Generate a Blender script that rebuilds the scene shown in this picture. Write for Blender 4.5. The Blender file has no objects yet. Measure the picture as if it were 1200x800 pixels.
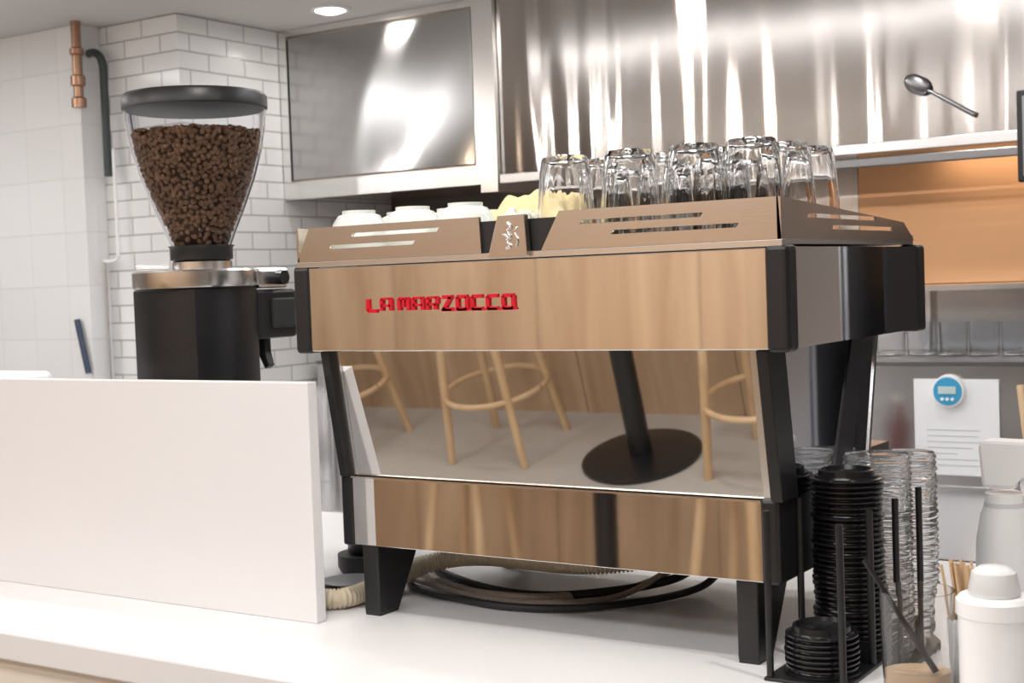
import bpy, bmesh, math, random
from mathutils import Vector, Matrix, noise
random.seed(7)
sc=bpy.context.scene
COL=bpy.context.collection
CZ=-0.022      # counter top
FZ=-0.97       # floor
CE=1.25        # ceiling
LK=.62         # light level

# ------------------------------------------------------------ materials
MATS={}
def newmat(name):
    m=bpy.data.materials.new(name); m.use_nodes=True
    return m,m.node_tree,m.node_tree.nodes["Principled BSDF"]
def N(nt,t,**k):
    n=nt.nodes.new(t)
    for a,b in k.items(): setattr(n,a,b)
    return n
def mat(name,col,rough=.5,metal=0,spec=None,trans=0,ior=None,coat=0,bump=0,bscale=50,vary=0,emit=0):
    if name in MATS: return MATS[name]
    m,nt,b=newmat(name)
    b.inputs['Base Color'].default_value=(*col,1); b.inputs['Roughness'].default_value=rough
    b.inputs['Metallic'].default_value=metal; b.inputs['Transmission Weight'].default_value=trans
    if ior: b.inputs['IOR'].default_value=ior
    if spec is not None: b.inputs['Specular IOR Level'].default_value=spec
    b.inputs['Coat Weight'].default_value=coat
    if emit: b.inputs['Emission Color'].default_value=(*col,1); b.inputs['Emission Strength'].default_value=emit
    tc=N(nt,'ShaderNodeTexCoord'); no=N(nt,'ShaderNodeTexNoise'); no.inputs['Scale'].default_value=bscale; no.inputs['Detail'].default_value=3
    nt.links.new(tc.outputs['Object'],no.inputs['Vector'])
    if bump:
        bp=N(nt,'ShaderNodeBump'); bp.inputs['Strength'].default_value=bump; bp.inputs['Distance'].default_value=.002
        nt.links.new(no.outputs[0],bp.inputs['Height']); nt.links.new(bp.outputs[0],b.inputs['Normal'])
    if vary:
        mx=N(nt,'ShaderNodeMix',data_type='RGBA'); mx.inputs[6].default_value=(*[c*(1-vary) for c in col],1); mx.inputs[7].default_value=(*[min(1,c*(1+vary)) for c in col],1)
        nt.links.new(no.outputs[0],mx.inputs[0]); nt.links.new(mx.outputs[2],b.inputs['Base Color'])
    MATS[name]=m; return m
def brushed(name,col,rough,scl=(2,2,300),bump=.05,aniso=0,arot=0,wav=0,wscl=(5,5,1.1),rotvar=None):
    m,nt,b=newmat(name)
    b.inputs['Base Color'].default_value=(*col,1); b.inputs['Metallic'].default_value=1; b.inputs['Roughness'].default_value=rough
    tc=N(nt,'ShaderNodeTexCoord'); mp=N(nt,'ShaderNodeMapping'); mp.inputs['Scale'].default_value=scl
    no=N(nt,'ShaderNodeTexNoise'); no.inputs['Scale'].default_value=1; no.inputs['Detail'].default_value=4
    nt.links.new(tc.outputs['Object'],mp.inputs[0]); nt.links.new(mp.outputs[0],no.inputs['Vector'])
    bp=N(nt,'ShaderNodeBump'); bp.inputs['Strength'].default_value=bump; bp.inputs['Distance'].default_value=.001
    nt.links.new(no.outputs[0],bp.inputs['Height'])
    last=bp
    if wav:
        mp2=N(nt,'ShaderNodeMapping'); mp2.inputs['Scale'].default_value=wscl
        n2=N(nt,'ShaderNodeTexNoise'); n2.inputs['Scale'].default_value=1; n2.inputs['Detail'].default_value=1
        nt.links.new(tc.outputs['Object'],mp2.inputs[0]); nt.links.new(mp2.outputs[0],n2.inputs['Vector'])
        b2=N(nt,'ShaderNodeBump'); b2.inputs['Strength'].default_value=1; b2.inputs['Distance'].default_value=wav
        nt.links.new(n2.outputs[0],b2.inputs['Height']); nt.links.new(bp.outputs[0],b2.inputs['Normal']); last=b2
    nt.links.new(last.outputs[0],b.inputs['Normal'])
    if aniso:
        b.inputs['Anisotropic'].default_value=aniso; b.inputs['Anisotropic Rotation'].default_value=arot
        tg=N(nt,'ShaderNodeTangent',direction_type='RADIAL',axis='Z'); nt.links.new(tg.outputs[0],b.inputs['Tangent'])
        if rotvar:
            m3=N(nt,'ShaderNodeMapping'); m3.inputs['Scale'].default_value=(2.6,.5,.3)
            n3=N(nt,'ShaderNodeTexNoise'); n3.inputs['Scale'].default_value=1; n3.inputs['Detail'].default_value=0
            nt.links.new(tc.outputs['Object'],m3.inputs[0]); nt.links.new(m3.outputs[0],n3.inputs['Vector'])
            mr=N(nt,'ShaderNodeMapRange'); mr.inputs[1].default_value=.35; mr.inputs[2].default_value=.6; mr.inputs[3].default_value=rotvar[0]; mr.inputs[4].default_value=rotvar[1]
            nt.links.new(n3.outputs[0],mr.inputs[0]); nt.links.new(mr.outputs[0],b.inputs['Anisotropic Rotation'])
    MATS[name]=m; return m
def tile(name,axes,bw,bh,off,mortar,col=(.86,.86,.86),mcol=(.42,.42,.41),rough=.12):
    m,nt,b=newmat(name)
    tc=N(nt,'ShaderNodeTexCoord'); sx=N(nt,'ShaderNodeSeparateXYZ'); cx=N(nt,'ShaderNodeCombineXYZ')
    nt.links.new(tc.outputs['Object'],sx.inputs[0]); nt.links.new(sx.outputs[axes],cx.inputs[0]); nt.links.new(sx.outputs[2],cx.inputs[1])
    br=N(nt,'ShaderNodeTexBrick'); br.offset=off
    br.inputs['Scale'].default_value=1; br.inputs['Brick Width'].default_value=bw; br.inputs['Row Height'].default_value=bh
    br.inputs['Mortar Size'].default_value=mortar; br.inputs['Mortar Smooth'].default_value=.3
    br.inputs['Color1'].default_value=(*col,1); br.inputs['Color2'].default_value=(*[c*.95 for c in col],1); br.inputs['Mortar'].default_value=(*mcol,1)
    nt.links.new(cx.outputs[0],br.inputs['Vector']); nt.links.new(br.outputs['Color'],b.inputs['Base Color'])
    inv=N(nt,'ShaderNodeMath',operation='SUBTRACT'); inv.inputs[0].default_value=1; nt.links.new(br.outputs['Fac'],inv.inputs[1])
    bp=N(nt,'ShaderNodeBump'); bp.inputs['Strength'].default_value=.6; bp.inputs['Distance'].default_value=.003
    nt.links.new(inv.outputs[0],bp.inputs['Height']); nt.links.new(bp.outputs[0],b.inputs['Normal'])
    b.inputs['Roughness'].default_value=rough
    MATS[name]=m; return m
def woodmat(name,c1,c2,scl,rough=.45,plank=0):
    m,nt,b=newmat(name)
    tc=N(nt,'ShaderNodeTexCoord'); mp=N(nt,'ShaderNodeMapping'); mp.inputs['Scale'].default_value=scl
    no=N(nt,'ShaderNodeTexNoise'); no.inputs['Scale'].default_value=1; no.inputs['Detail'].default_value=6; no.inputs['Distortion'].default_value=.8
    nt.links.new(tc.outputs['Object'],mp.inputs[0]); nt.links.new(mp.outputs[0],no.inputs['Vector'])
    cr=N(nt,'ShaderNodeValToRGB'); cr.color_ramp.elements[0].position=.32; cr.color_ramp.elements[0].color=(*c1,1)
    cr.color_ramp.elements[1].position=.66; cr.color_ramp.elements[1].color=(*c2,1)
    nt.links.new(no.outputs[0],cr.inputs[0])
    out=cr.outputs[0]
    if plank:
        sx=N(nt,'ShaderNodeSeparateXYZ'); nt.links.new(tc.outputs['Object'],sx.inputs[0])
        d=N(nt,'ShaderNodeMath',operation='DIVIDE'); d.inputs[1].default_value=plank; nt.links.new(sx.outputs[0],d.inputs[0])
        fr=N(nt,'ShaderNodeMath',operation='FRACT'); nt.links.new(d.outputs[0],fr.inputs[0])
        lt=N(nt,'ShaderNodeMath',operation='LESS_THAN'); lt.inputs[1].default_value=.010; nt.links.new(fr.outputs[0],lt.inputs[0])
        mx=N(nt,'ShaderNodeMix',data_type='RGBA'); mx.inputs[7].default_value=(*[c*.6 for c in c1],1)
        nt.links.new(lt.outputs[0],mx.inputs[0]); nt.links.new(out,mx.inputs[6]); out=mx.outputs[2]
    nt.links.new(out,b.inputs['Base Color']); b.inputs['Roughness'].default_value=rough
    MATS[name]=m; return m

steel=brushed('steel_panel',(.86,.84,.82),.03,(1.5,60,300),.01)
mirror=brushed('polished_steel',(.84,.83,.82),.015,(1,1,1),.0)
darkmirror=brushed('dimmed_polished_steel',(.66,.66,.68),.03,(1,1,1),.0)  # darker tint puts the side panels' dim reflections into the colour
steelb=brushed('steel_brushed',(.70,.62,.54),.24,(2,40,500),.12)
steelbt=brushed('steel_bright',(.85,.84,.83),.22,(2,40,400),.05)
hoodm=brushed('hood_steel',(.49,.455,.43),.12,(220,220,3),.03,aniso=.93,arot=.25,wav=.009,wscl=(8,8,.7),rotvar=(.18,.26))
doorm=brushed('door_steel',(.48,.47,.46),.14,(220,220,3),.03,aniso=.93,arot=.165,wav=.003,wscl=(4,4,.8))
worksteel=brushed('worktop_steel',(.70,.70,.71),.25,(30,30,30),.05)
splashm=brushed('splash_steel',(.66,.65,.65),.22,(3,3,60),.05)
propm=brushed('prop_steel_bluish',(.70,.74,.80),.30,(3,3,60),.05)  # light bluish steel for the added cabinet mirrored in the machine side
dsteel=mat('dark_steel',(.25,.25,.26),.3,metal=1)
black=mat('black_plastic',(.012,.012,.013),.38,bump=.05,bscale=400)
blackm=mat('black_satin',(.013,.013,.015),.32)
rubber=mat('black_rubber',(.02,.02,.022),.55)
white=mat('white_solid_surface',(.84,.83,.83),.25,vary=.01,bscale=8)
whitep=mat('white_laminate',(.80,.785,.79),.45,vary=.01,bscale=5)
whitepl=mat('white_plastic',(.92,.92,.92),.35)
cream=mat('cream_front',(.84,.76,.67),.5,vary=.02,bscale=6)
red=mat('red_enamel',(.62,.006,.025),.3)
glass=mat('clear_glass',(1,1,1),.0,trans=1,ior=1.42)
hopglass=mat('hopper_plastic',(.95,.96,.98),.02,trans=1,ior=1.10)
clearp=mat('clear_plastic',(.95,.97,.99),.04,trans=1,ior=1.2)
cupp=mat('takeaway_cup_plastic',(.97,.98,.99),.05,trans=.93,ior=1.22)
beanm=mat('roasted_bean',(.19,.098,.052),.34,vary=.45,bscale=45)
ceramic=mat('pale_ceramic',(.74,.77,.73),.2)
cloth=mat('yellow_cloth',(.84,.70,.40),.9,bump=.4,bscale=300,vary=.2)
beige=mat('beige_hose',(.70,.60,.44),.5)
braid=mat('braided_hose',(.45,.36,.32),.5,bump=.8,bscale=500,vary=.5)
copper=mat('copper_pipe',(.42,.25,.17),.35,metal=1)
teal=mat('pipe_lagging',(.045,.06,.062),.5)
ceilm=mat('ceiling_paint',(.68,.66,.64),.8,vary=.02,bscale=4)
plaster=mat('wall_paint',(.34,.31,.29),.8,vary=.03,bscale=3)
darkw=mat('recess_wall',(.13,.11,.10),.5,vary=.3,bscale=6)
floorm=mat('concrete_floor',(.50,.475,.44),.45,vary=.10,bscale=3)
orangem=brushed('warm_lit_splash',(.70,.42,.24),.36,(3,3,120),.1)  # orange tint puts the warm light on stainless into its colour
lightwood=woodmat('ash_wood',(.60,.40,.22),(.74,.54,.34),(10,10,2),.4)
oak=woodmat('oak_panel',(.44,.29,.18),(.60,.43,.285),(10,10,.8),.45,plank=.62)
paper=mat('paper_sheet',(.84,.86,.88),.7)
blue=mat('blue_plastic',(.05,.35,.62),.35)
lens=mat('lamp_lens',(1,.94,.86),.4,emit=6)
tileX=tile('subway_tile_x',0,.15,.052,.5,.0026,mcol=(.46,.46,.45))
tileY=tile('subway_tile_y',1,.15,.052,.5,.0026,mcol=(.46,.46,.45))
bigX=tile('large_tile_x',0,.16,.16,0,.0014,col=(.88,.88,.88),mcol=(.80,.80,.80))
bigY=tile('large_tile_y',1,.16,.16,0,.0014,col=(.88,.88,.88),mcol=(.80,.80,.80))

# ------------------------------------------------------------ builders
def link(o,parent=None):
    COL.objects.link(o)
    if parent: o.parent=parent
    return o
def group(name):
    e=bpy.data.objects.new(name,None); e.empty_display_size=.05; COL.objects.link(e); return e
def fin(bm,name,m,parent,smooth=False,bevel=0,seg=2):
    if bevel:
        bmesh.ops.bevel(bm,geom=list(bm.edges),offset=bevel,segments=seg,profile=.5,affect='EDGES',clamp_overlap=True)
    bmesh.ops.recalc_face_normals(bm,faces=bm.faces)
    me=bpy.data.meshes.new(name); bm.to_mesh(me); bm.free()
    for mm in (m if isinstance(m,(list,tuple)) else [m]): me.materials.append(mm)
    for p in me.polygons: p.use_smooth=smooth
    return link(bpy.data.objects.new(name,me),parent)
def box(name,a,b,m,parent=None,bevel=0,seg=2):
    bm=bmesh.new(); bmesh.ops.create_cube(bm,size=1)
    for v in bm.verts:
        for i in range(3): v.co[i]=(a[i]+b[i])/2+v.co[i]*abs(b[i]-a[i])
    return fin(bm,name,m,parent,False,bevel,seg)
def prism(name,poly,ax,lo,hi,m,parent=None,bevel=0):
    bm=bmesh.new(); rem=[i for i in range(3) if i!=ax]
    vs=[]
    for h in (lo,hi):
        r=[]
        for p in poly:
            c=[0,0,0]; c[rem[0]]=p[0]; c[rem[1]]=p[1]; c[ax]=h; r.append(bm.verts.new(c))
        vs.append(r)
    n=len(poly)
    bm.faces.new(vs[0]); bm.faces.new(vs[1])
    for i in range(n): bm.faces.new((vs[0][i],vs[0][(i+1)%n],vs[1][(i+1)%n],vs[1][i]))
    return fin(bm,name,m,parent,False,bevel)
def sharp(o):
    try: o.data.set_sharp_from_angle(angle=math.radians(40))
    except Exception: pass
def lathe(name,prof,c,m,parent=None,segs=48,mod=None,smooth=True,closed=False):
    bm=bmesh.new(); rings=[]
    for (r,z) in prof:
        ring=[]
        for i in range(segs):
            a=2*math.pi*i/segs; rr=r*(mod(a,z) if mod else 1)
            ring.append(bm.verts.new((c[0]+rr*math.cos(a),c[1]+rr*math.sin(a),c[2]+z)))
        rings.append(ring)
    pairs=list(zip(rings,rings[1:]))
    if closed: pairs.append((rings[-1],rings[0]))
    for A,B in pairs:
        for i in range(segs): bm.faces.new((A[i],A[(i+1)%segs],B[(i+1)%segs],B[i]))
    if not closed:
        if prof[0][0]>0: bm.faces.new(rings[0][::-1])
        if prof[-1][0]>0: bm.faces.new(rings[-1])
    o=fin(bm,name,m,parent,smooth)
    if smooth: sharp(o)
    return o
def cyl(name,p0,p1,r0,r1,m,parent=None,segs=24):
    p0=Vector(p0);p1=Vector(p1);d=p1-p0
    bm=bmesh.new(); bmesh.ops.create_cone(bm,cap_ends=True,segments=segs,radius1=r0,radius2=r1,depth=d.length)
    q=d.to_track_quat('Z','Y').to_matrix().to_4x4()
    bmesh.ops.transform(bm,matrix=Matrix.Translation((p0+p1)/2)@q,verts=bm.verts)
    o=fin(bm,name,m,parent,True); sharp(o)
    return o
def catmull(pts,n=10):
    P=[Vector(p) for p in pts]; P=[P[0]*2-P[1]]+P+[P[-1]*2-P[-2]]; out=[]
    for i in range(1,len(P)-2):
        for k in range(n):
            t=k/n; a,b,c,d=P[i-1:i+3]
            out.append(.5*((2*b)+(c-a)*t+(2*a-5*b+4*c-d)*t*t+(3*b-a-3*c+d)*t**3))
    out.append(P[-2]); return out
def tube(name,pts,r,m,parent=None,n=12,segs=12,ridge=0,pitch=.006,smoothpath=True,zmin=None):
    pts=catmull(pts,n) if smoothpath else [Vector(p) for p in pts]
    if zmin is not None:
        for q in pts: q.z=max(q.z,zmin)
    if ridge:
        L=[0]
        for a,b in zip(pts,pts[1:]): L.append(L[-1]+(b-a).length)
        tot=L[-1]; k=int(tot/(pitch/4)); res=[]
        j=0
        for i in range(k+1):
            s=tot*i/k
            while j<len(L)-2 and L[j+1]<s: j+=1
            t=(s-L[j])/max(1e-9,L[j+1]-L[j]); res.append(pts[j].lerp(pts[j+1],min(1,t)))
        pts=res
    bm=bmesh.new(); rings=[]; up=Vector((0,0,1))
    for i,p in enumerate(pts):
        d=(pts[min(i+1,len(pts)-1)]-pts[max(i-1,0)]).normalized()
        u=up-d*up.dot(d)
        if u.length<.05: u=Vector((1,0,0))-d*d.x
        u.normalize(); w=d.cross(u)
        rr=r+(ridge*(1 if (i%4) in (0,1) else -1) if ridge else 0)
        rings.append([bm.verts.new(p+(u*math.cos(2*math.pi*k/segs)+w*math.sin(2*math.pi*k/segs))*rr) for k in range(segs)])
    for A,B in zip(rings,rings[1:]):
        for i in range(segs): bm.faces.new((A[i],A[(i+1)%segs],B[(i+1)%segs],B[i]))
    bm.faces.new(rings[0]); bm.faces.new(rings[-1])
    return fin(bm,name,m,parent,True)
def cut(o,cutters):
    for c in cutters:
        md=o.modifiers.new('b','BOOLEAN'); md.object=c; md.operation='DIFFERENCE'; md.solver='EXACT'
    bpy.context.view_layer.update()
    dg=bpy.context.evaluated_depsgraph_get(); me=bpy.data.meshes.new_from_object(o.evaluated_get(dg))
    o.modifiers.clear(); o.data=me
    for c in cutters: bpy.data.objects.remove(c,do_unlink=True)
def tilebox(name,a,b,mx,my,parent=None):
    o=box(name,a,b,mx,parent); o.data.materials.append(my)
    for p in o.data.polygons: p.material_index=1 if abs(p.normal.x)>.5 else 0
    return o

# ------------------------------------------------------------ room shell
box('floor',(-4.2,-2.62,FZ-.1),(3.2,2.45,FZ),floorm)
box('ceiling',(-4.2,-2.62,CE),(3.2,2.45,CE+.1),ceilm)
box('wall_back',(-4.2,2.35,FZ),(3.2,2.45,CE),darkw)
box('wall_front',(-4.2,-2.72,FZ),(3.2,-2.62,CE),plaster)
box('wall_left',(-4.3,-2.62,FZ),(-4.2,2.45,CE),plaster)
box('wall_right',(3.2,-2.62,FZ),(3.3,2.45,CE),plaster)
box('wall_panelling_front',(-4.19,-2.62,FZ),(3.19,-2.60,.75),oak)
tilebox('wall_tiled_left',(-4.19,1.38,FZ),(-1.653,2.34,CE-.001),tileX,tileY)
tilebox('wall_tiled_column',(-4.19,1.30,FZ),(-1.985,1.379,CE-.001),bigX,bigY)

# ------------------------------------------------------------ serving counter
g=group('service_counter')
box('worktop',(-3.6,-.254,CZ-.04),(1.9,.735,CZ),white,g,.003)
box('front_panel',(-3.58,-.235,FZ),(1.88,-.215,CZ-.04),cream,g)
box('carcass',(-3.58,-.21,FZ),(1.88,.70,CZ-.041),whitep,g)
g=group('counter_divider')
box('board',(-3.4,-.024,CZ),(.034,-.004,.318),whitep,g,.0015)

# ------------------------------------------------------------ espresso machine
E=group('espresso_machine')
box('upper_body',(.004,.012,.362),(.733,.50,.476),blackm,E)
box('upper_front_panel',(.024,.0,.360),(.712,.012,.477),steel,E,.0015)
for i,(x0,x1) in enumerate(((-.003,.025),(.711,.739))):
    box('corner_cap_front_%d'%i,(x0,-.004,.357),(x1,.028,.480),black,E,.006,3)
    box('corner_cap_rear_%d'%i,(x0,.475,.357),(x1,.513,.480),black,E,.006,3)
box('side_panel_right',(.730,.026,.361),(.737,.477,.477),mirror,E)
box('side_panel_left',(-.001,.026,.361),(.006,.477,.477),mirror,E)
box('trim_strip',(.004,-.002,.478),(.733,.012,.486),steelbt,E,.001)
box('tray_floor',(.008,.012,.480),(.729,.49,.494),steelbt,E,.001)
def slot(x0,x1,z,h=.0052,y0=-.05,y1=.05): return prism('s',[(x0,z-h/2),(x1-.004,z-h/2),(x1,z+h/2),(x0+.004,z+h/2)],1,y0,y1,black)
rl=prism('cup_rail_left',[(.006,.486),(.321,.486),(.319,.533),(.030,.533)],1,-.002,.003,steelb,E)
cut(rl,[slot(.105,.255,.520),slot(.065,.215,.505)])
rr=prism('cup_rail_right',[(.412,.486),(.732,.486),(.729,.534),(.440,.534)],1,-.002,.003,steelb,E)
cut(rr,[slot(.469,.636,.5185),slot(.512,.681,.504)])
rs=prism('cup_rail_side',[(-.002,.486),(-.002,.534),(.44,.511),(.485,.486)],0,.727,.732,steelb,E)
def slotx(y0,y1,z,h=.0052): return prism('s',[(y0,z-h/2),(y1-.004,z-h/2),(y1,z+h/2),(y0+.004,z+h/2)],0,.70,.76,black)
cut(rs,[slotx(.08,.33,.514),slotx(.16,.40,.501)])
prism('cup_rail_side_left',[(-.002,.486),(-.002,.534),(.44,.511),(.485,.486)],0,.006,.010,steelb,E)
box('rail_gap_backing',(.318,.003,.486),(.440,.014,.527),black,E)
prism('badge_plate',[(.336,.480),(.396,.480),(.393,.533),(.353,.533)],1,-.010,.001,steelb,E,.0012)
pts=[(.366,.490),(.372,.494),(.367,.500),(.373,.505),(.368,.512),(.374,.518),(.368,.523)]
tube('badge_crest',[(x,-.0105,z) for x,z in pts],.0022,steelbt,E,6,8)
tube('badge_crest_tail',[(.381,-.0105,.492),(.384,-.0105,.501),(.379,-.0105,.510),(.383,-.0105,.517)],.0014,steelbt,E,6,8)
tube('badge_crest_arm',[(.360,-.0105,.508),(.366,-.0105,.507),(.372,-.0105,.500)],.0016,steelbt,E,6,8)
T=.0050
def stroke(bm,x0,z0,x1,z1,t=T):
    if abs(x0-x1)<1e-6 or abs(z0-z1)<1e-6:
        a=(min(x0,x1)-(t/2 if x0==x1 else 0),min(z0,z1)-(t/2 if z0==z1 else 0)); b=(max(x0,x1)+(t/2 if x0==x1 else 0),max(z0,z1)+(t/2 if z0==z1 else 0))
        quad=[(a[0],a[1]),(b[0],a[1]),(b[0],b[1]),(a[0],b[1])]
    else:
        quad=[(x0-t*.6,z0),(x0+t*.6,z0),(x1+t*.6,z1),(x1-t*.6,z1)]
    f=[bm.verts.new((p[0],-.0035,p[1])) for p in quad]; k=[bm.verts.new((p[0],.001,p[1])) for p in quad]
    bm.faces.new(f); bm.faces.new(k)
    for i in range(4): bm.faces.new((f[i],f[(i+1)%4],k[(i+1)%4],k[i]))
LW=.0152;H=.0172
LET={'L':[(0,0,0,1),(0,0,1,0)],'A':[(0,0,0,1),(1,0,1,1),(0,1,1,1),(0,.42,1,.42)],'M':[(0,0,0,1),(1,0,1,1),(0,1,1,1),(.5,.25,.5,1)],
 'R':[(0,0,0,1),(0,1,1,1),(1,.48,1,1),(0,.45,1,.45),(.8,0,.8,.45)],'Z':[(0,1,1,1),(0,0,1,0),(.12,0,.88,1)],'O':[(0,0,0,1),(1,0,1,1),(0,1,1,1),(0,0,1,0)],'C':[(0,0,0,1),(0,1,1,1),(0,0,1,0)]}
bm=bmesh.new(); x=.1305
for ch in "LA MARZOCCO":
    if ch==' ': x+=.006; continue
    for s in LET[ch]: stroke(bm,x+s[0]*LW,.4150+s[1]*(H-.001),x+s[2]*LW,.4150+s[3]*(H-.001),T if s[0]!=.5 and (ch not in 'AMR' or s[1]==s[3]==0 or s[0]==s[2]) else .0034)
    x+=LW+.0088
stroke(bm,.255,.4143,.372,.4143,.0028)
fin(bm,'nameplate_lettering',red,E)
my0,my1=.020,.050
prism('mirror_panel',[(my0,.359),(my0+.006,.359),(my1+.006,.180),(my1,.180)],0,.058,.680,mirror,E)
prism('mirror_bevel_left',[(my0-.001,.359),(my0+.006,.359),(my1+.006,.180),(my1-.001,.180)],0,.047,.058,steelbt,E)
prism('mirror_bevel_right',[(my0-.001,.359),(my0+.006,.359),(my1+.006,.180),(my1-.001,.180)],0,.680,.692,steelbt,E)
for n_,x0 in (('left',.032),('right',.692)):
    prism('side_frame_'+n_,[(.008,.359),(.062,.359),(.092,.178),(.040,.178)],0,x0,x0+.015,black,E,.0015)
    prism('lower_side_panel_'+n_,[(.06,.359),(.40,.359),(.35,.178),(.09,.178)],0,x0+.004,x0+.010,darkmirror,E)
prism('side_panel_edge',[(.396,.359),(.404,.359),(.354,.178),(.346,.178)],0,.694,.704,steelbt,E)
prism('side_panel_slant_strip',[(.30,.359),(.345,.359),(.28,.178),(.215,.178)],0,.7015,.704,blackm,E)  # black slanted strip across the lower side panel
box('inner_body',(.05,.07,.178),(.69,.33,.36),blackm,E)
box('drip_shelf',(.05,.33,.178),(.69,.48,.20),steelb,E)
for i,xg in enumerate((.20,.52)):
    cyl('group_head_%d'%i,(xg,.42,.36),(xg,.42,.30),.035,.038,steelbt,E)
    cyl('portafilter_%d'%i,(xg,.42,.30),(xg,.42,.275),.037,.032,steelbt,E)
    cyl('portafilter_handle_%d'%i,(xg,.455,.285),(xg,.60,.265),.012,.015,black,E)
box('base_front_panel',(.050,.045,.080),(.678,.056,.177),steel,E,.001)
box('base_body',(.034,.052,.082),(.696,.47,.176),blackm,E)
box('base_cap_left',(.030,.043,.078),(.052,.075,.180),black,E,.004)
box('base_cap_right',(.677,.043,.078),(.700,.47,.180),black,E,.004)
box('base_top_lip',(.050,.043,.1765),(.678,.075,.1785),steelb,E)
for i,(xa,ya,s) in enumerate(((.060,.05,1),(.640,.05,1),(.060,.45,-1),(.640,.45,-1))):
    prism('leg_%d'%(i+1),[(ya,.080),(ya,CZ+.003),(ya+s*.045,CZ+.003),(ya+s*.105,.080)],0,xa,xa+.028,black,E,.002)
    box('foot_%d'%(i+1),(xa+.001,min(ya,ya+s*.045)+.001,CZ),(xa+.027,max(ya,ya+s*.045)-.001,CZ+.005),rubber,E)

# hoses
g=group('drain_hose')
tube('corrugated',[(-.20,.10,CZ+.016),(-.07,.05,CZ+.016),(.005,.06,CZ+.016),(.012,.14,CZ+.018),(.035,.235,.014),(.12,.262,.028),(.30,.262,.030),(.40,.32,.040),(.46,.42,.07)],.014,beige,g,10,14,.0013,.006,zmin=CZ+.0155)
g=group('water_hose')
tube('black_1',[(-.02,.26,CZ+.008),(.039,.197,CZ+.007),(.14,.165,CZ+.007),(.256,.155,CZ+.007),(.367,.21,CZ+.008),(.44,.36,CZ+.010),(.46,.44,.03)],.0055,rubber,g,zmin=CZ+.006)
tube('black_2',[(-.05,.36,CZ+.008),(.04,.285,CZ+.008),(.19,.225,CZ+.008),(.30,.25,CZ+.010),(.40,.36,CZ+.02),(.42,.45,.03)],.0065,rubber,g,zmin=CZ+.007)
tube('braided_1',[(-.03,.30,CZ+.009),(.06,.24,CZ+.008),(.17,.205,CZ+.008),(.27,.225,CZ+.009),(.36,.34,CZ+.012),(.40,.44,.03)],.006,braid,g,zmin=CZ+.0065)
tube('braided_2',[(-.03,.26,CZ+.007),(.06,.22,CZ+.007),(.17,.185,CZ+.007),(.28,.195,CZ+.007),(.36,.28,CZ+.01),(.41,.42,.03)],.0045,braid,g,zmin=CZ+.005)

# ------------------------------------------------------------ glasses
def tumbler_mesh():
    R=.0385; Hh=.116; t=.0020
    out=[(R,0),(R*1.0,.012),(R*.985,.042),(R*.92,.070),(R*.86,.097),(R*.80,.111),(R*.74,Hh),(.012,Hh-.001)]
    inn=[(.004,Hh-.008),(R*.70,Hh-.008),(R*.80,.096),(R*.87,.070),(R*.93,.042),(R-t,.012),(R-t,0)]
    def md(a,z):
        k=min(1,max(0,(z-.03)/.02))*(1 if z<Hh-.002 else .3)
        return 1+.040*k*abs(math.cos(a*5))-.022*k
    return lathe('drinking_glass',out+inn,(0,0,0),glass,None,80,md,True,True)
TZ=.4945
base=tumbler_mesh(); base.location=(.39,.10,TZ)
for (x,y) in [(.487,.098),(.578,.10),(.657,.095),(.40,.19),(.49,.19),(.575,.185),(.662,.185),(.66,.275),(.57,.275),(.48,.28),(.39,.28)]:
    o=bpy.data.objects.new('drinking_glass',base.data); o.location=(x,y,TZ); o.rotation_euler.z=random.random()*3; COL.objects.link(o)
cm=lathe('ceramic_cup',[(.044,0),(.043,.020),(.038,.044),(.030,.056),(.024,.058),(.024,.063),(.020,.063),(.020,.058),(.001,.058),(.001,.055),(.029,.053),(.036,.042),(.040,.02),(.041,0)],(0,0,0),ceramic,None,40,None,True,True)
cm.location=(.058,.075,TZ)
for (x,y,z) in [(.155,.075,TZ),(.245,.075,TZ),(.06,.175,TZ),(.153,.175,TZ),(.06,.275,TZ),(.15,.275,TZ)]:
    o=bpy.data.objects.new('ceramic_cup',cm.data); o.location=(x,y,z); COL.objects.link(o)
def towel(name,cx,cy,z0,w,d,h,m,seed):
    bm=bmesh.new(); n=40; top=[]
    for i in range(n+1):
        row=[]
        for j in range(n+1):
            u=i/n*2-1; v=j/n*2-1
            e=(1-abs(u)**4)*(1-abs(v)**4)
            lay=.06*math.floor(3*(.5+.5*noise.noise(Vector((u*1.2,v*1.5,seed)))))
            zz=h*e**.35*(.80+.30*noise.noise(Vector((u*1.9+seed,v*2.3,seed)))+.14*noise.noise(Vector((u*5,v*5+seed,1)))+lay)
            row.append(bm.verts.new((cx+u*w/2*(1+.12*noise.noise(Vector((v*2,seed,0)))),cy+v*d/2*(1+.15*noise.noise(Vector((u*2,seed,3)))),z0+max(0,zz)+.001)))
        top.append(row)
    for i in range(n):
        for j in range(n): bm.faces.new((top[i][j],top[i+1][j],top[i+1][j+1],top[i][j+1]))
    o=fin(bm,name,m,None,True); s=o.modifiers.new('s','SOLIDIFY'); s.thickness=.003; return o
towel('folded_towel',.277,.225,TZ,.135,.13,.084,cloth,3.3)
towel('folded_towel',.320,.10,TZ,.055,.06,.052,mat('white_cloth',(.80,.78,.66),.9,bump=.4,bscale=300),9.1)

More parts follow.
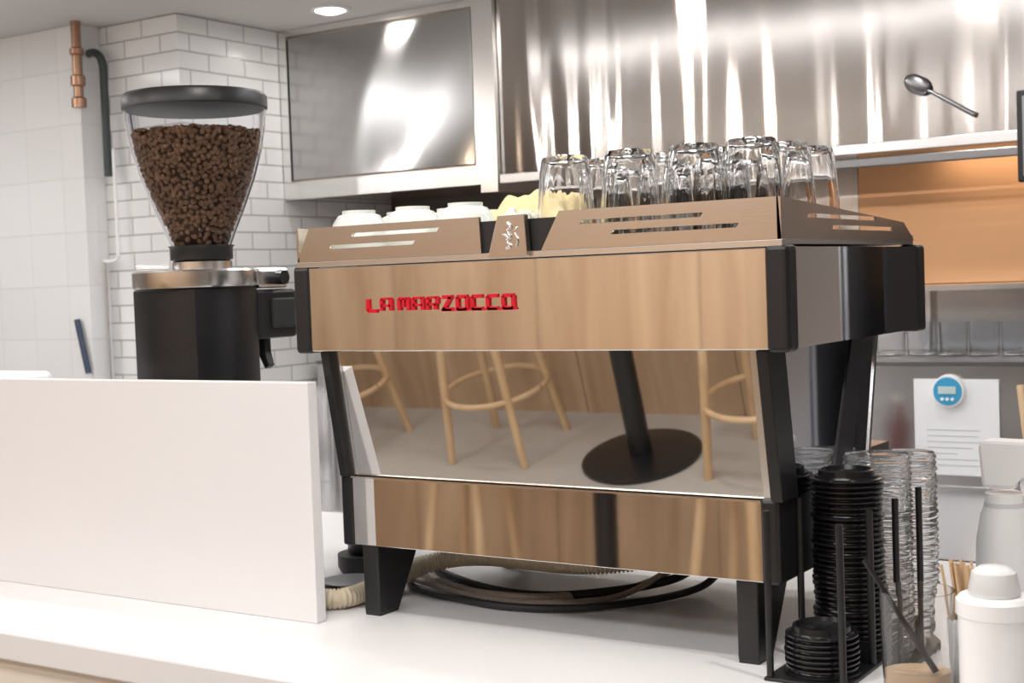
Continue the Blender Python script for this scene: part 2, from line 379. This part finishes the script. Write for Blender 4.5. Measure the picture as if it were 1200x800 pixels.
# ------------------------------------------------------------ coffee grinder
G=group('coffee_grinder'); gx,gy=-.322,.135; bx=gx-.018
lathe('body',[(.083,0),(.087,.004),(.087,.455-CZ-.002),(.085,.455-CZ)],(bx,gy,CZ),blackm,G,64,lambda a,z:1/(max(abs(math.cos(a)),abs(math.sin(a)))**.35))
lathe('collar',[(.094,.455),(.099,.457),(.100,.460),(.100,.482),(.097,.485),(.05,.486)],(bx,gy,0),steelbt,G,64)
lathe('collar_cap',[(.048,.485),(.048,.498),(.040,.502)],(gx,gy,0),steelbt,G,40)
cyl('lock_pin',(gx-.03,gy-.045,.49),(gx-.06,gy-.085,.492),.004,.004,steelbt,G)
lathe('hopper_neck',[(.046,.500),(.050,.502),(.050,.520),(.053,.524)],(gx,gy,0),black,G,40)
hp=[(.047,.521),(.056,.545),(.071,.580),(.090,.630),(.103,.675),(.110,.715),(.113,.745)]
lathe('hopper',hp+[(r-.0025,z) for r,z in hp[::-1]],(gx,gy,0),hopglass,G,64,None,True,True)
lathe('hopper_lid',[(.1135,.742),(.1155,.744),(.1155,.762),(.112,.767),(.03,.768),(.001,.768)],(gx,gy,0),black,G,64)
def hr(z):
    for (r0,z0),(r1,z1) in zip(hp,hp[1:]):
        if z0<=z<=z1: return r0+(r1-r0)*(z-z0)/(z1-z0)
    return hp[-1][0]
ico=bmesh.new(); bmesh.ops.create_icosphere(ico,subdivisions=2,radius=1); iv=[v.co.copy() for v in ico.verts]; ifc=[[v.index for v in f.verts] for f in ico.faces]; ico.free()
V=[];Fc=[]
def bean(p,s=1,n=None):
    a=Matrix.Rotation(random.random()*6.3,3,'Z')@Matrix.Rotation(random.random()*6.3,3,'X')@Matrix.Rotation(random.random()*6.3,3,'Y')
    if n is not None and random.random()<.75:
        q=n.to_track_quat('Z','Y').to_matrix(); a=q@Matrix.Rotation(random.random()*6.3,3,'Z')@Matrix.Rotation(random.uniform(-.5,.5)+(math.pi if random.random()<.35 else 0),3,'X')
    o=len(V)
    for v in iv:
        q=Vector((v.x*.0051,v.y*.0044,v.z*.0036 if v.z>0 else v.z*.0022))
        if v.z<0 and abs(v.y)<.3: q.z+=.0011
        V.append(tuple(p+a@q*s))
    for f in ifc: Fc.append([i+o for i in f])
zt=.700
pl_=[]; cnt=0
for i in range(16000):
    z=.524+(zt-.524)*math.sqrt(random.random()); a=random.random()*6.2832; r=hr(z)-.0080-random.random()*.002
    p_=Vector((gx+r*math.cos(a),gy+r*math.sin(a),z))
    if all((q-p_).length_squared>.0000462 for q in pl_):
        pl_.append(p_); bean(p_,1,Vector((math.cos(a),math.sin(a),-.4)).normalized()); cnt+=1
    if cnt>1700: break
for i in range(650):
    r=(hr(zt)-.008)*math.sqrt(random.random()); a=random.random()*6.2832
    bean(Vector((gx+r*math.cos(a),gy+r*math.sin(a),zt+.004+random.uniform(-.003,.003)+.006*(1-r/.1))),1,Vector((0,0,1)))
me=bpy.data.meshes.new('beans'); me.from_pydata(V,[],Fc); me.materials.append(beanm)
for p in me.polygons: p.use_smooth=True
link(bpy.data.objects.new('coffee_beans_fill',me),G)
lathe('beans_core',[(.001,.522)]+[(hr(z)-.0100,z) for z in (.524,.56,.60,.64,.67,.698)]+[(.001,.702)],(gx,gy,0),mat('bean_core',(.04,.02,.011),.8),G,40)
box('chute_head',(bx+.01,gy+.07,.368),(bx+.070,gy+.165,.450),black,G,.006)
box('chute_plate',(bx+.066,gy+.10,.385),(bx+.076,gy+.155,.435),rubber,G,.003)
box('chute_clamp',(bx+.015,gy+.075,.452),(bx+.070,gy+.150,.486),steelbt,G,.006)
cyl('dial_knob',(bx+.060,gy+.118,.469),(bx+.088,gy+.118,.469),.012,.012,blackm,G)
prism('dosing_lever',[(bx+.030,.372),(bx+.050,.372),(bx+.046,.345),(bx+.056,.322),(bx+.046,.316),(bx+.030,.345)],1,gy+.105,gy+.12,black,G,.002)

# ------------------------------------------------------------ between divider and machine
g=group('knock_box')
lathe('bin',[(.040,0),(.045,.01),(.047,.13),(.045,.135),(.040,.13),(.038,.02)],(-.20,.42,CZ),black,g,36)
g=group('black_jar')
lathe('jar',[(.034,0),(.038,.005),(.038,.12),(.034,.13),(.036,.135),(.036,.155),(.030,.16)],(-.13,.30,CZ+.03),blackm,g,36)
lathe('jar_coaster',[(.05,0),(.055,.01),(.055,.03),(.04,.03)],(-.13,.30,CZ),rubber,g,36)
lathe('saucer_stack',[(.02,0),(.045,.004),(.03,.006),(.045,.010),(.03,.012),(.046,.017),(.02,.018)],(-.062,.165,CZ),mat('grey_stoneware',(.22,.22,.23),.4),None,36)

# ------------------------------------------------------------ lid rack & takeaway items
R=group('cup_lid_rack')
xa,xb=.703,.790
ys=[0,.10,.195,.29]
for i,y in enumerate(ys):
    for j,x in enumerate((xa,xb)):
        cyl('post_%d_%d'%(i,j),(x,y,CZ),(x,y,.175 if x==xa else .165),.0042,.0042,black,R,10)
box('rack_base',(xa-.006,-.006,CZ),(xb+.006,.39,CZ+.004),black,R,.001)
for y in ys[1:]: box('divider_%d'%int(y*1000),(xa,y-.0015,CZ),(xb,y+.0015,CZ+.03),black,R)
def lidstack(name,c,r,n,pitch,m,parent=None,segs=40,j=.0015):
    prof=[(.001,0)]
    for i in range(n):
        z=i*pitch; rr=r+random.uniform(-j,j)
        prof+=[(rr*.86,z),(rr,z+pitch*.15),(rr,z+pitch*.45),(rr*.88,z+pitch*.6),(rr*.86,z+pitch*.95)]
    z=n*pitch; prof+=[(r*.80,z),(r*.78,z+.006),(r*.70,z+.007),(r*.66,z+.002),(.001,z+.002)]
    return lathe(name,prof,c,m,parent,segs)
blid=mat('black_lid',(.012,.012,.014),.22)
lidstack('black_lid_stack',(.748,.048,CZ+.004),.043,8,.0062,blid)
lidstack('black_lid_stack',(.747,.146,CZ+.004),.043,34,.0064,blid)
def cupstack(name,c,r,n,pitch,m):
    out=[(r*.76,0)]
    for i in range(n):
        z=.01+i*pitch; rr=r+random.uniform(-.0008,.0008)
        out+=[(rr*.955,z),(rr,z+pitch*.2),(rr,z+pitch*.45),(rr*.955,z+pitch*.65)]
    z=.01+n*pitch
    inn=[(r*.92,z),(r*.74,z-.07),(.001,z-.071)]
    return lathe(name,out+inn,c,m,None,40,None,True,False)
cupstack('clear_lid_stack',(.752,.243,CZ+.004),.043,32,.0069,cupp)
cupstack('clear_cup_stack',(.756,.345,CZ+.004),.041,26,.0081,cupp)

g=group('stirrer_jar')
jc=(.880,-.015,CZ)
lathe('jar',[(.001,0),(.034,0),(.036,.004),(.040,.125),(.0385,.125),(.0345,.008),(.001,.007)],jc,glass,g,40)
lathe('cork_disc',[(.001,.010),(.033,.010),(.0345,.030),(.034,.040),(.001,.040)],jc,lightwood,g,40)
cyl('tongs_arm',(jc[0]-.050,jc[1]-.02,.135),(jc[0]+.022,jc[1]-.01,.02),.0028,.0035,black,g,10)
g=group('sugar_canister')
sc_=(.972,-.055,CZ)
lathe('canister',[(.001,0),(.032,0),(.035,.004),(.036,.115),(.038,.117),(.038,.132),(.034,.136),(.001,.137)],sc_,whitepl,g,40)
lathe('lid_knob',[(.024,.136),(.026,.140),(.022,.160),(.015,.165),(.001,.166)],sc_,mat('frosted_plastic',(.95,.95,.95),.3,trans=.3,ior=1.3),g,40)
g=group('stirrer_cup')
s2=(.925,.030,CZ)
lathe('cup',[(.001,0),(.018,0),(.024,.09),(.023,.09),(.017,.004),(.001,.004)],s2,paper,g,32)
for i in range(20):
    a=random.random()*6.28;k=random.random()*.014
    cyl('stick_%d'%i,(s2[0]+k*.6*math.cos(a),s2[1]+k*.6*math.sin(a),CZ+.006),(s2[0]+k*1.6*math.cos(a)-.014,s2[1]+k*1.6*math.sin(a),.118+.012*random.random()),.0017,.0017,lightwood,g,6)

g=group('spray_bottle')
b=(.866,.42,CZ)
lathe('bottle',[(.001,0),(.036,0),(.039,.006),(.039,.06),(.038,.10),(.032,.135),(.026,.150),(.025,.165),(.001,.166)],b,whitepl,g,40)
lathe('neck_ring',[(.001,.146),(.0275,.147),(.0265,.153),(.001,.154)],b,mat('grey_plastic',(.70,.71,.73),.3),g,30)
prism('spray_head',[(b[0]-.026,.150),(b[0]+.018,.150),(b[0]+.022,.170),(b[0]+.052,.176),(b[0]+.054,.194),(b[0]+.03,.214),(b[0]-.022,.215),(b[0]-.031,.207)],1,b[1]-.016,b[1]+.016,whitepl,g,.005)
prism('trigger',[(b[0]+.020,.176),(b[0]+.036,.180),(b[0]+.032,.150),(b[0]+.042,.120),(b[0]+.032,.118),(b[0]+.021,.150)],1,b[1]-.007,b[1]+.007,whitepl,g,.002)

# ------------------------------------------------------------ kitchen background
g=group('back_worktop')
box('top',(-1.60,1.02,-.12),(1.06,1.855,-.08),worksteel,g,.004)
box('cabinet',(-1.58,1.06,FZ),(1.04,1.85,-.12),worksteel,g)
box('wall_splash_steel',(-1.60,1.86,FZ),(1.06,1.88,.21),splashm,None,.002)
box('wall_splash_ledge',(-1.60,1.855,.210),(1.06,2.34,.218),dsteel)
g=group('prop_block_dark')  # unseen block added to darken the reflection in the machine side panel
box('body',(.90,1.25,-.0795),(1.045,1.60,.55),blackm,g,.01)
cyl('tap',(.97,1.25,.10),(.97,1.21,.08),.010,.012,steelbt,g,16)
g=group('prop_cabinet_bright')  # unseen cabinet added to give the machine side panel a light reflection
box('cabinet',(1.08,1.15,FZ),(1.95,2.3,.68),propm,g,.005)
box('door',(1.085,1.13,FZ+.1),(1.94,1.15,.66),propm,g,.004)
cyl('handle',(1.30,1.10,-.2),(1.30,1.10,.3),.010,.010,steelbt,g)
g=group('upper_cabinet')
box('carcass',(-1.650,1.823,.735),(-.895,2.34,CE-.001),steelb,g)
box('door',(-1.615,1.803,.785),(-.925,1.822,1.222),doorm,g,.002)
box('frame_left',(-1.650,1.800,.7785),(-1.620,1.822,1.2275),steelbt,g)
box('frame_bottom',(-1.650,1.800,.725),(-.895,1.822,.778),steelbt,g)
box('frame_top',(-1.650,1.800,1.228),(-.895,1.822,CE-.002),steelbt,g)
box('frame_right',(-.920,1.800,.7785),(-.895,1.822,1.2275),steelbt,g)
box('pillar_support',(-.893,1.78,.70),(-.835,2.34,CE-.001),steelbt)
g=group('range_hood')
box('front_face',(-.833,1.80,.745),(2.9,1.83,CE-.001),hoodm,g)
box('hood_body',(-.833,1.83,.77),(2.9,2.34,CE-.001),steelb,g)
box('lip',(-.833,1.785,.722),(2.9,1.84,.747),worksteel,g,.002)
box('rail',(-.20,1.79,.690),(1.04,1.81,.712),dsteel,g,.003)
box('wall_splash_warm_lit',(.02,2.30,.40),(1.06,2.345,.77),orangem)  # stainless splash with warm light painted in as orange
box('wall_splash_lower',(.02,2.30,.219),(1.06,2.345,.395),splashm)
box('wall_bounce_panel',(-.833,2.30,.219),(.018,2.345,.77),splashm)  # bright steel panel added to lighten the glasses in front
g=group('kitchen_shelf')
box('board',(-1.64,2.0,.44),(.0,2.295,.46),steelb,g)
random.seed(3)
cols=[(.30,.12,.06),(.05,.05,.06),(.55,.5,.45),(.12,.06,.03),(.6,.6,.62),(.1,.2,.1)]
S=group('shelf_jars')
for i in range(17):
    x=-1.58+i*.092; h=random.uniform(.07,.2); r=random.uniform(.025,.04)
    lathe('jar_%d'%i,[(r*.9,0),(r,.006),(r,h*.7),(r*.6,h*.85),(r*.6,h),(.001,h)],(x,2.12+random.uniform(-.05,.05),.46),mat('jar_col_%d'%(i%6),cols[i%6],.3),S,20)
g=group('steel_shelf')
box('board',(.12,2.06,.385),(1.04,2.29,.398),steelbt,g)
box('bracket_1',(.20,2.27,.219),(.22,2.30,.385),steelbt,g)
box('bracket_2',(.92,2.27,.219),(.94,2.30,.385),steelbt,g)
S=group('stacked_glassware')
for i in range(9):
    lathe('glass_%d'%i,[(.030,0),(.036,.002),(.038,.085),(.036,.085),(.033,.006),(.001,.006)],(.16+i*.080,2.12,.2185),clearp,S,20)

g=group('paper_note')
box('sheet',(.300,1.853,-.052),(.500,1.856,.178),paper,g)
for i in range(7): box('text_line_%d'%i,(.33,1.852,.055-i*.014),(.33+random.uniform(.06,.13),1.8535,.0565-i*.014),mat('ink',(.5,.5,.52),.8),g)
g=group('kitchen_timer')
cyl('case',(.386,1.853,.150),(.386,1.835,.150),.040,.037,whitepl,g,36)
cyl('face_ring',(.386,1.836,.150),(.386,1.832,.150),.034,.033,blue,g,36)
box('display',(.365,1.829,.144),(.407,1.833,.162),mat('lcd',(.55,.68,.66),.3),g,.001)
for i in range(3): cyl('button_%d'%i,(.374+.012*i,1.833,.132),(.374+.012*i,1.829,.132),.004,.004,whitepl,g,12)
g=group('sauce_bottle')
bc=(.205,1.70,-.0795)
lathe('bottle',[(.001,0),(.030,0),(.032,.01),(.032,.12),(.014,.16),(.013,.19),(.001,.19)],bc,mat('dark_red_sauce',(.16,.02,.02),.2),g,24)
lathe('cap',[(.015,.185),(.015,.205),(.001,.206)],bc,whitepl,g,20)
g=group('wooden_spatula')
cyl('handle',(.60,1.735,-.07),(.565,1.79,.17),.008,.010,lightwood,g,12)
lathe('holder',[(.001,0),(.04,0),(.042,.11),(.038,.11),(.036,.005),(.001,.005)],(.605,1.735,-.0795),worksteel,g,24)
cyl('knife_handle',(.615,1.73,-.07),(.62,1.78,.10),.010,.010,black,g,10)

g=group('serving_spoon')
a=Vector((.345,1.787,.872)); bb=Vector((.475,1.787,.790))
cyl('handle',a+(bb-a)*.2,bb,.004,.006,dsteel,g,10)
bm=bmesh.new(); bmesh.ops.create_uvsphere(bm,u_segments=20,v_segments=12,radius=1)
for v in bm.verts: v.co=Vector((v.co.x*.034,v.co.y*.010,v.co.z*.022))
bmesh.ops.transform(bm,matrix=Matrix.Translation(a)@Matrix.Rotation(math.atan2(.08,.13),4,'Y'),verts=bm.verts)
fin(bm,'bowl',dsteel,g,True)

g=group('wall_monitor')
box('screen_case',(.588,1.70,.625),(.90,1.73,.825),blackm,g,.004)
box('screen',(.601,1.698,.638),(.888,1.702,.812),mat('screen_glass',(.30,.31,.33),.15),g)
box('mount',(.70,1.73,.70),(.76,1.785,.80),black,g)

g=group('copper_pipe')
cyl('riser',(-1.955,1.27,1.02),(-1.955,1.27,CE),.014,.014,copper,g)
lathe('fitting',[(.014,0),(.021,.004),(.021,.03),(.014,.034)],(-1.955,1.27,1.06),copper,g,20)
lathe('fitting_top',[(.014,0),(.020,.004),(.020,.02),(.014,.024)],(-1.955,1.27,1.15),copper,g,20)
lathe('valve_end',[(.001,0),(.021,.0),(.021,.025),(.016,.03)],(-1.955,1.27,1.00),copper,g,20)
g=group('lagged_pipe')
cyl('riser',(-1.925,1.34,.80),(-1.925,1.34,1.13),.012,.012,teal,g)
tube('branch',[(-1.925,1.34,1.12),(-1.93,1.335,1.15),(-1.95,1.33,1.165),(-1.975,1.33,1.165)],.012,teal,g)
tube('thin_drop',[(-1.905,1.345,.88),(-1.905,1.345,.60),(-1.912,1.345,.555),(-1.97,1.345,.55)],.005,whitepl,g)
cyl('drop',(-1.965,1.345,.55),(-1.965,1.345,.10),.006,.006,worksteel,g)
g=group('wall_thermometer')
cyl('stick',(-2.03,1.285,.38),(-1.99,1.285,.22),.009,.009,mat('navy_plastic',(.03,.05,.10),.35),g,12)
g=group('steel_canister')
lathe('pot',[(.001,0),(.06,0),(.062,.20),(.060,.24),(.03,.26),(.001,.262)],(-1.20,1.45,-.0795),worksteel,g,32)
g=group('steel_canister')
lathe('pot',[(.001,0),(.07,0),(.072,.22),(.04,.245),(.001,.25)],(-1.02,1.35,-.0795),worksteel,g,32)
g=group('white_container')
box('tub',(-1.55,.30,CZ),(-1.165,.50,.290),whitepl,g,.01)

# ------------------------------------------------------------ customer side furniture
def stool(cx,cy,rot):
    s=group('bar_stool'); st=.90; zb=FZ
    for i in range(4):
        a=rot+math.pi/4+i*math.pi/2
        cyl('leg_%d'%(i+1),(cx+.215*math.cos(a),cy+.215*math.sin(a),zb),(cx+.105*math.cos(a),cy+.105*math.sin(a),zb+st-.03),.014,.018,lightwood,s,16)
    lathe('seat',[(.001,0),(.165,0),(.18,.01),(.18,.028),(.165,.035),(.001,.030)],(cx,cy,zb+st-.035),lightwood,s,40)
    ring=[(cx+.185*math.cos(2*math.pi*k/32),cy+.185*math.sin(2*math.pi*k/32),zb+.235) for k in range(33)]
    tube('foot_ring',ring,.011,lightwood,s,2,10)
stool(-1.40,-2.30,.0); stool(-.38,-2.26,.15); stool(-2.10,-2.28,.2)
g=group('bar_table')
lathe('base',[(.001,0),(.20,0),(.203,.004),(.203,.012),(.19,.016),(.05,.020),(.001,.02)],(-.85,-2.26,FZ),blackm,g,48)
cyl('column',(-.85,-2.26,FZ+.01),(-.85,-2.26,.06),.038,.038,blackm,g)
box('top',(-1.12,-2.53,.06),(-.58,-1.99,.085),lightwood,g,.005)

# ------------------------------------------------------------ lights
def area(name,loc,sx,sy,e,col=(1,.95,.88),rot=(0,0,0),shape='RECTANGLE'):
    l=bpy.data.lights.new(name,'AREA'); l.shape=shape; l.size=sx; l.size_y=sy; l.energy=e*LK; l.color=col
    o=bpy.data.objects.new(name,l); o.location=loc; o.rotation_euler=rot; COL.objects.link(o); return o
area('fill_area_customer',(.5,-1.3,CE-.012),2.0,.25,32,(.97,.98,1))  # this and the next three: unseen area lights added as soft fill
area('fill_area_table',(-1.5,-2.1,CE-.012),2.2,.2,23,(1,.97,.94))
area('fill_area_kitchen',(-.2,.75,CE-.012),2.2,.14,16,(.97,.98,1))
area('fill_area_left',(-2.4,.2,CE-.012),.4,1.0,16,(.97,.98,1))
for i,(x,y,e) in enumerate([(-1.30,1.64,2.5),(-.45,1.30,3.5),(.35,1.30,4.5),(1.1,1.25,4.5),(-.9,.2,8),(.3,-.35,9),(1.2,-.2,9),(-1.9,-.8,7),(-.4,-2.0,9),(1.0,-1.9,9)]):
    g=group('downlight')
    lathe('trim',[(.045,0),(.058,.0),(.060,.006),(.045,.006)],(x,y,CE-.007),whitepl,g,28,None,True,True)
    lathe('lens',[(.001,-.010),(.025,-.008),(.040,-.002),(.0425,.004),(.001,.005)],(x,y,CE-.006),lens,g,28)
    l=area('lamp',(x,y,CE-.018),.07,.07,e,(1,.96,.92),shape='DISK'); l.parent=g
for i,(x,y,z) in enumerate([(-3.35,-1.0,1.12),(-2.75,-1.0,1.12),(-2.2,-1.0,1.12),(-1.45,-1.0,1.12),(-.75,-1.0,1.12)]):
    g=group('streak_spot')  # unseen spots added to make streak highlights on the hood
    cyl('stem',(x,y,CE),(x,y,z+.07),.006,.006,black,g,10)
    cyl('can',(x,y,z+.08),(x,y,z),.030,.035,black,g,24)
    l=area('lamp',(x,y,z-.003),.06,.06,5.5,(1,.80,.60) if i%2 else (1,.97,.95),shape='DISK'); l.parent=g
    l.rotation_euler=(math.radians(38),0,math.radians(-8))
area('hood_lamp',(.55,2.08,.765),.7,.08,4,(1,.76,.54))
w=bpy.data.worlds.new('world'); sc.world=w; w.use_nodes=True
w.node_tree.nodes['Background'].inputs[0].default_value=(.9,.92,1,1); w.node_tree.nodes['Background'].inputs[1].default_value=.3

# ------------------------------------------------------------ camera
yaw=math.radians(33.3);p=math.radians(2.5);t=math.radians(2.07)
f=Vector((-math.sin(yaw)*math.cos(p),math.cos(yaw)*math.cos(p),-math.sin(p)))
r0=Vector((math.cos(yaw),math.sin(yaw),0)); u0=r0.cross(f)
r=r0*math.cos(t)-u0*math.sin(t); u=u0*math.cos(t)+r0*math.sin(t)
c=bpy.data.cameras.new('camera'); co=bpy.data.objects.new('camera',c); COL.objects.link(co); sc.camera=co
c.sensor_width=36; c.lens=1640*36/1200; c.clip_start=.02
c.dof.use_dof=True; c.dof.focus_distance=1.85; c.dof.aperture_fstop=10
co.matrix_world=Matrix(((r.x,u.x,-f.x,1.343),(r.y,u.y,-f.y,-1.493),(r.z,u.z,-f.z,.45),(0,0,0,1)))
sc.view_settings.view_transform='Standard'
sc.view_settings.exposure=0
